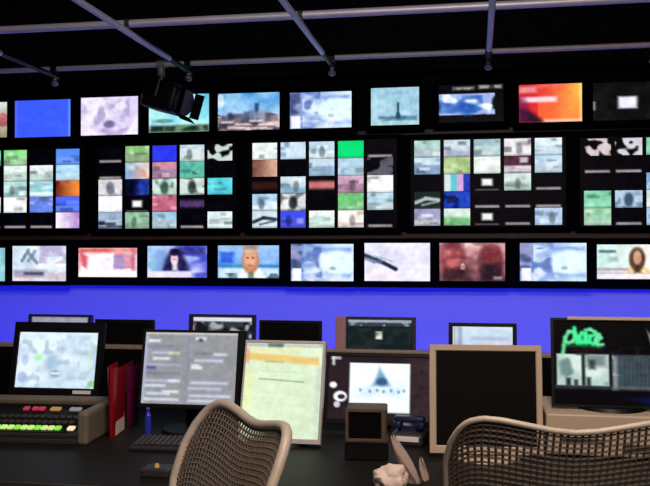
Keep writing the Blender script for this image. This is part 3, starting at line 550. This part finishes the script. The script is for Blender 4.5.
# ------------------------------------------------------------------ mixing panel, lower left
root_c = onZ(40, 437, ZD + .06)
root = empty('mixing_panel', 'dark mixing panel with a row of lit green keys at the lower left', 'control panel', (-1.58, 3.2, ZD), R(4))
xr = at(82, 420, 3.4)
XL, XR = -.95, xr.x + 1.58
sl = Matrix.Translation((0, -.04, .01)) @ Matrix.Rotation(R(12.5), 4, 'X')
b = MB(); b.box((XL, -.05, 0), (XR, .32, .02), .004); b.box((XL, 0, 0), (XR, .33, .03), .005, sl); b.box((XL, .25, .01), (XR, .33, .09), .004); b.build('housing', M['charcoal'], root)
MB().box((XL, .3, .02), (XR, .355, .05), .006, sl).build('top_rail', M['olive'], root)
MB().box((XR - .005, -.06, 0), (XR + .04, .34, .13), .012).build('end_cheek', M['olive'], root)
MB().box((XL, .012, .028), (XR - .03, .298, .033), .002, sl).build('face_plate', M['black'], root)
def key(name, x, y, m, w_=.011, d_=.012):
    b = MB(); b.box((x - w_, y - d_, .032), (x + w_, y + d_, .042), .003, sl); b.build(name, M[m], root)
x = XR - .05; key('white_key', x, .045, 'ledwhite', .014, .014)
for i in range(24): key('green_key', x - .055 - i * .0285, .045, 'ledlime' if i % 3 else 'ledgreen', .0115, .014)
for i in range(26): key('dark_key', x - .02 - i * .0285, .1, 'keys', .011, .012)
for i in range(26): key('dark_key', x - .02 - i * .0285, .15, 'keys', .011, .012)
for dx, m, n in ((-.235, 'ledred', 'red_key'), (-.205, 'ledred', 'red_key'), (-.275, 'ledred', 'red_key'), (-.155, 'ledamber', 'amber_key'), (-.135, 'ledamber', 'amber_key'), (-.07, 'ledgrey', 'dim_key'), (-.045, 'ledgrey', 'dim_key')): key(n, x + dx, .235, m, .012, .013)

# ------------------------------------------------------------------ small things on the desk
def folder(px0, px1, py0, z, m, label, lean, dep):
    a, b_ = at(px0, 430, z), at(px1, 430, z); h_ = at(px0, py0, z).z - ZD
    root = empty('folder', label, 'folder', (a.x, a.y, ZD), R(8)); W_ = (b_ - a).length
    bm = MB(); N = 14; ring = []
    for lev in range(9):
        t = lev / 8; row = []
        for k in range(N + 1):                            # rounded spine and two covers
            u = k / N; ang = math.pi * (u - .5)
            if u < .3: x, y = W_ * .28, dep * (1 - u / .3) + .0
            elif u > .7: x, y = W_ * .72 + .0, dep * ((u - .7) / .3)
            else: s_ = (u - .3) / .4; x, y = W_ * (.28 + .44 * s_), -.03 * math.sin(math.pi * s_)
            sc = .62 + .5 * t
            row.append(bm.bm.verts.new(((x - W_ / 2) * sc + W_ / 2 + lean * t, y * (.8 + .2 * t), h_ * t * (1 - .04 * u * t))))
        ring.append(row)
    for i in range(8):
        for k in range(N): bm.bm.faces.new((ring[i][k], ring[i][k + 1], ring[i + 1][k + 1], ring[i + 1][k]))
    bmesh.ops.solidify(bm.bm, geom=bm.bm.faces[:], thickness=.004)
    bm.build('cover', M[m], root, True)
    MB().box((W_ * .34, .01, .004), (W_ * .66, dep * .9, h_ * .9), .003).build('papers', M['paper'] if m == 'red' else M['charcoal'], root)
    return root
folder(102, 122, 366, 3.5, 'red', 'glossy red folder standing on the desk right of the white map-like screen', .0, .16)
folder(120, 138, 364, 3.72, 'magenta', 'dark magenta folder standing just behind the glossy red one', .0, .14)
# blue bottle
q = onZ(149, 432, ZD)
root = empty('bottle', 'slim blue bottle standing under the grey text screen', 'bottle', at(148, 441, 3.45) * 1.0)
root.location.z = ZD
b = MB(); b.cyl((0, 0, 0), (0, 0, .1), .0125, n=20); b.cyl((0, 0, .1), (0, 0, .115), .0125, .007, 20); b.build('body', M['bluebottle'], root, True)
MB().cyl((0, 0, .115), (0, 0, .13), .0075, n=16).build('cap', M['bluebottle'], root, True)
# keyboard in front of the grey screen
def keyboard(loc, rz, label, w_, d_, m, km, rows=5, cols=13):
    root = empty('keyboard', label, 'keyboard', loc, rz); t = Matrix.Rotation(R(5), 4, 'X')
    MB().box((-w_ / 2, -d_ / 2, .003), (w_ / 2, d_ / 2, .02), .005, Matrix.Translation((0, 0, .004)) @ t).build('case', M[m], root)
    for r_ in range(rows):
        b = MB()
        for c_ in range(cols):
            x = -w_ / 2 + .012 + (c_ + .5) * (w_ - .024) / cols; y = -d_ / 2 + .012 + (r_ + .5) * (d_ - .024) / rows
            b.box((x - .008, y - .008, .02), (x + .008, y + .008, .03), .002, Matrix.Translation((0, 0, .004)) @ t, 1)
        b.build('key_row', M[km], root)
    return root
q = onZ(172, 448, ZD); keyboard((q.x, q.y, ZD), R(3), 'dark keyboard on the desk below the grey text screen', .3, .14, 'charcoal', 'keys')
q = onZ(172, 462, ZD)
root = empty('button_box', 'small dark box with an orange lamp at the front of the desk', 'switch', onZ(157, 476, ZD))
MB().box((-.05, -.03, 0), (.05, .05, .03), .006).build('body', M['charcoal'], root)
MB().cyl((0, 0, .03), (0, 0, .042), .008, .006, 16).build('lamp', M['ledamber'], root, True)
# boxy desk speaker
q = onZ(366, 461, ZD)
root = empty('desk_speaker', 'small boxy brown speaker below the white window screen', 'speaker', (q.x, q.y, ZD), R(4))
hh = .19; W2 = .075
MB().box((-W2, 0, .07), (W2, .13, hh), .006).build('casing', M['wood'], root)
MB().box((-W2 - .004, .0, 0), (W2 + .004, .14, .07), .006).build('base', M['black'], root)
MB().frame(-W2 + .012, W2 - .02, .082, hh - .012, .012, .018, .012, .012, -.008, .002).build('front_rim', M['wood'], root)
MB().box((-W2 + .012, -.003, .082), (W2 - .02, .001, hh - .012)).build('grille', M['matteblack'], root)
# paper tissues
def leaf(pts, wd, root, name, bend=.02, seed=0):
    bm = MB(); rs = np.random.RandomState(seed); rows = []; n = 14
    for i in range(n + 1):
        t = i / n; j = min(int(t * (len(pts) - 1)), len(pts) - 2); f = t * (len(pts) - 1) - j
        c = Vector(pts[j]) * (1 - f) + Vector(pts[j + 1]) * f; c.z = max(c.z, .006)
        ww = wd * (math.sin(math.pi * min(1, .04 + .75 * (1 - t))) ** .8)
        rows.append([bm.bm.verts.new((c.x + ww * u, c.y - bend * (1 - u * u) + .008 * math.sin(7 * t + 3 * u + seed), c.z + .004 * math.sin(9 * u + 5 * t))) for u in np.linspace(-1, 1, 9)])
    for a, b in zip(rows, rows[1:]):
        for k in range(8): bm.bm.faces.new((a[k], a[k + 1], b[k + 1], b[k]))
    bmesh.ops.solidify(bm.bm, geom=bm.bm.faces[:], thickness=.0015)
    return bm.build(name, M['paper'], root, True)
base = at(405, 492, 2.8)
root = empty('paper_tissue', 'crumpled white paper tissues on the desk left of the large mesh chair', 'tissue', (base.x, base.y, ZD))
def rel(px, py, dz=0): return at(px, py, 2.8 + dz) - root.location
zero = -root.location.z + ZD
leaf([rel(417, 490), rel(409, 470), rel(400, 452), rel(392, 435)], .026, root, 'tall_sheet', .02, 1)
leaf([rel(424, 490, .03), rel(424, 475, .03), rel(421, 457, .03)], .016, root, 'side_sheet', .015, 2)
bm = MB(); bmesh.ops.create_icosphere(bm.bm, subdivisions=4, radius=1)
from mathutils import noise as mn
cc = rel(392, 486, -.03)
for v in bm.bm.verts:
    d_ = 1 + .3 * mn.noise(v.co * 1.7) + .12 * mn.noise(v.co * 5)
    v.co = Vector((v.co.x * .058 * d_ + cc.x, v.co.y * .05 * d_ + cc.y, max(0, v.co.z * .05 * d_ + .022)))
bm.build('crumpled_sheet', M['paper'], root, True)
# dark blue handset
q = onZ(412, 447, ZD)
root = empty('telephone', 'dark blue desk telephone beside the thick beige frame', 'telephone', (at(410, 440, 3.4).x, at(410, 440, 3.4).y, ZD), R(-8))
MB().box((-.065, -.07, 0), (.065, .08, .05), .012).build('body', M['charcoal'], root)
b = MB(); b.box((-.062, -.03, .085), (.062, .015, .11), .01); b.box((-.065, -.035, .06), (-.03, .02, .09), .01); b.box((.03, -.035, .06), (.065, .02, .09), .01)
b.box((-.05, -.01, .045), (.05, .05, .07), .005); b.build('handset', M['navycloth'], root, True)
MB().box((-.04, -.073, .02), (.05, -.068, .04), .001).build('label_strip', M['white'], root)

# ------------------------------------------------------------------ mesh office chairs
TOP = [(0, 0), (-.05, .004), (-.10, .013), (-.166, .0245), (-.21, .0265), (-.243, .016), (-.265, -.007), (-.283, -.044)]
SIDE = [(-.283, -.044), (-.294, -.1), (-.29, -.2), (-.262, -.32), (-.222, -.42), (-.175, -.5)]
BOT = [(-.175, -.5), (-.1, -.525), (0, -.53)]
def interp(pts, t):
    L = [0]
    for a, b in zip(pts, pts[1:]): L.append(L[-1] + math.dist(a, b))
    d = t * L[-1]
    for i in range(len(pts) - 1):
        if d <= L[i + 1] + 1e-9:
            f = (d - L[i]) / (L[i + 1] - L[i]); return Vector((pts[i][0] * (1 - f) + pts[i + 1][0] * f, pts[i][1] * (1 - f) + pts[i + 1][1] * f))
    return Vector(pts[-1])
def mir(p): return Vector((-p.x, p.y))
topc = lambda u: interp(TOP, 1 - 2 * u) if u <= .5 else mir(interp(TOP, 2 * u - 1))
botc = lambda u: interp(BOT, 2 * u) if u <= .5 else mir(interp(BOT, 2 - 2 * u))
lefc = lambda v: interp(SIDE, 1 - v)
def surf(u, v):                                       # Coons patch of the back outline, v up
    l, r_ = lefc(v), mir(lefc(v)); t, b = topc(u), botc(u)
    p00, p10, p01, p11 = botc(0), botc(1), topc(0), topc(1)
    return (1 - u) * l + u * r_ + (1 - v) * b + v * t - ((1 - u) * (1 - v) * p00 + u * (1 - v) * p10 + (1 - u) * v * p01 + u * v * p11)
def bend(q):                                           # outline point -> 3-D, concave towards the sitter (+y), reclined
    x, z = q.x, q.y
    return Vector((x, -.25 + .55 * x * x + (z + .53) * -.20 + .05 * math.sin((z + .53) / .53 * math.pi), z))
def office_chair(loc, rz, top, label, rim=.0115):
    root = empty('office_chair', label, 'chair', (loc[0], loc[1], 0), rz, 'mesh backed office chairs')
    T = Matrix.Translation((0, 0, top))
    N = 40; out = []
    for i in range(N): out.append(topc(i / N))
    for i in range(N): out.append(mir(lefc(1 - i / N)))
    for i in range(N // 2): out.append(botc(1 - i / (N / 2)))
    for i in range(N): out.append(lefc(i / N))
    MB().tube([T @ bend(q) for q in out], rim, 12, True).build('back_frame', M['rim'], root, True)
    bm = MB(); nu, nv = 40, 40
    g = [[bm.bm.verts.new(T @ bend(surf(i / nu, j / nv))) for i in range(nu + 1)] for j in range(nv + 1)]
    for j in range(nv):
        for i in range(nu): bm.bm.faces.new((g[j][i], g[j][i + 1], g[j + 1][i + 1], g[j + 1][i]))
    bmesh.ops.recalc_face_normals(bm.bm, faces=bm.bm.faces)
    bmesh.ops.wireframe(bm.bm, faces=bm.bm.faces[:], thickness=.0068, offset=0, use_replace=True, use_boundary=True, use_even_offset=True)
    bm.build('back_mesh', M['mesh'], root)
    zs = top - .61
    b = MB()
    b.tube([T @ (bend(Vector((s_ * .2, -.44))) + Vector((0, -.01, 0))) for s_ in (-1, -.5, 0, .5, 1)], .02, 10)
    b.tube([T @ bend(Vector((0, -.44))), T @ (bend(Vector((0, -.53))) + Vector((0, -.02, 0))), Vector((0, -.2, zs - .06)), Vector((0, 0, zs - .09))], .025, 10)
    b.build('back_support', M['charcoal'], root, True)
    # seat: a rounded rim and a woven pad
    sp = []
    for i in range(48):
        a = 2 * math.pi * i / 48; ca, sa = math.cos(a), math.sin(a); e = .55
        x = .255 * math.copysign(abs(ca) ** e, ca); y = .235 * math.copysign(abs(sa) ** e, sa)
        sp.append(Vector((x, y + .0, zs + .02 * (x / .25) ** 2 - (.035 * max(0, (y - .12) / .11) ** 2))))
    MB().tube(sp, .016, 8, True).build('seat_frame', M['rim'], root, True)
    bm = MB(); c0 = bm.bm.verts.new((0, -.02, zs - .012)); prev = None; rings = []
    for f in (.33, .66, 1): rings.append([bm.bm.verts.new((p.x * f, p.y * f, zs - .012 + (p.z - zs + .012) * f ** 2)) for p in sp])
    for k in range(48): bm.bm.faces.new((c0, rings[0][k], rings[0][(k + 1) % 48]))
    for a_, b_ in zip(rings, rings[1:]):
        for k in range(48): bm.bm.faces.new((a_[k], b_[k], b_[(k + 1) % 48], a_[(k + 1) % 48]))
    bmesh.ops.solidify(bm.bm, geom=bm.bm.faces[:], thickness=.006)
    bm.build('seat_mesh', M['mesh'], root, True)
    b = MB(); b.box((-.13, -.13, zs - .12), (.13, .12, zs - .03), .02); b.build('tilt_housing', M['charcoal'], root, True)
    for s_ in (-1, 1):
        b = MB(); b.tube([(s_ * .12, -.05, zs - .08), (s_ * .27, -.06, zs - .06), (s_ * .3, -.06, zs), (s_ * .3, -.04, zs + .13)], .016, 10); b.build('arm_post', M['charcoal'], root, True)
        b = MB(); b.box((s_ * .3 - .04, -.13, zs + .125), (s_ * .3 + .04, .1, zs + .155), .013, None, 3); b.build('arm_pad', M['black'], root, True)
    b = MB(); b.cyl((0, 0, .12), (0, 0, zs - .1), .026, n=20); b.cyl((0, 0, .08), (0, 0, .25), .035, n=20); b.build('gas_column', M['charcoal'], root, True)
    b = MB()
    for k in range(5):
        a = R(72 * k + 18); d = Vector((math.cos(a), math.sin(a), 0)); b.tube([d * .02 + Vector((0, 0, .12)), d * .17 + Vector((0, 0, .105)), d * .3 + Vector((0, 0, .075))], [.035, .026, .018], 10)
    b.build('star_base', M['charcoal'], root, True)
    for k in range(5):
        a = R(72 * k + 18); d = Vector((math.cos(a), math.sin(a), 0)); t = Vector((-d.y, d.x, 0)); c = d * .3 + Vector((0, 0, .03))
        b = MB(); b.cyl(c - t * .028, c - t * .008, .03, n=18); b.cyl(c + t * .008, c + t * .028, .03, n=18); b.cyl(c + Vector((0, 0, .0)), c + Vector((0, 0, .05)), .009, n=10); b.build('caster', M['black'], root, True)
    return root
def place(px, py, z, rz, label, **k):                      # px,py: the middle of the back's top edge
    q = at(px, py, z); off = Matrix.Rotation(rz, 3, 'Z') @ Vector((0, bend(Vector((0, 0))).y, 0))
    return office_chair((q.x - off.x, q.y - off.y), rz, q.z, label, **k)
place(576, 433, 1.95, R(4), 'large taupe mesh backed office chair in the right foreground', rim=.0075)
place(255, 424, 2.4, R(130), 'mesh backed office chair turned away from the desk in front of the portrait monitor', rim=.0145)
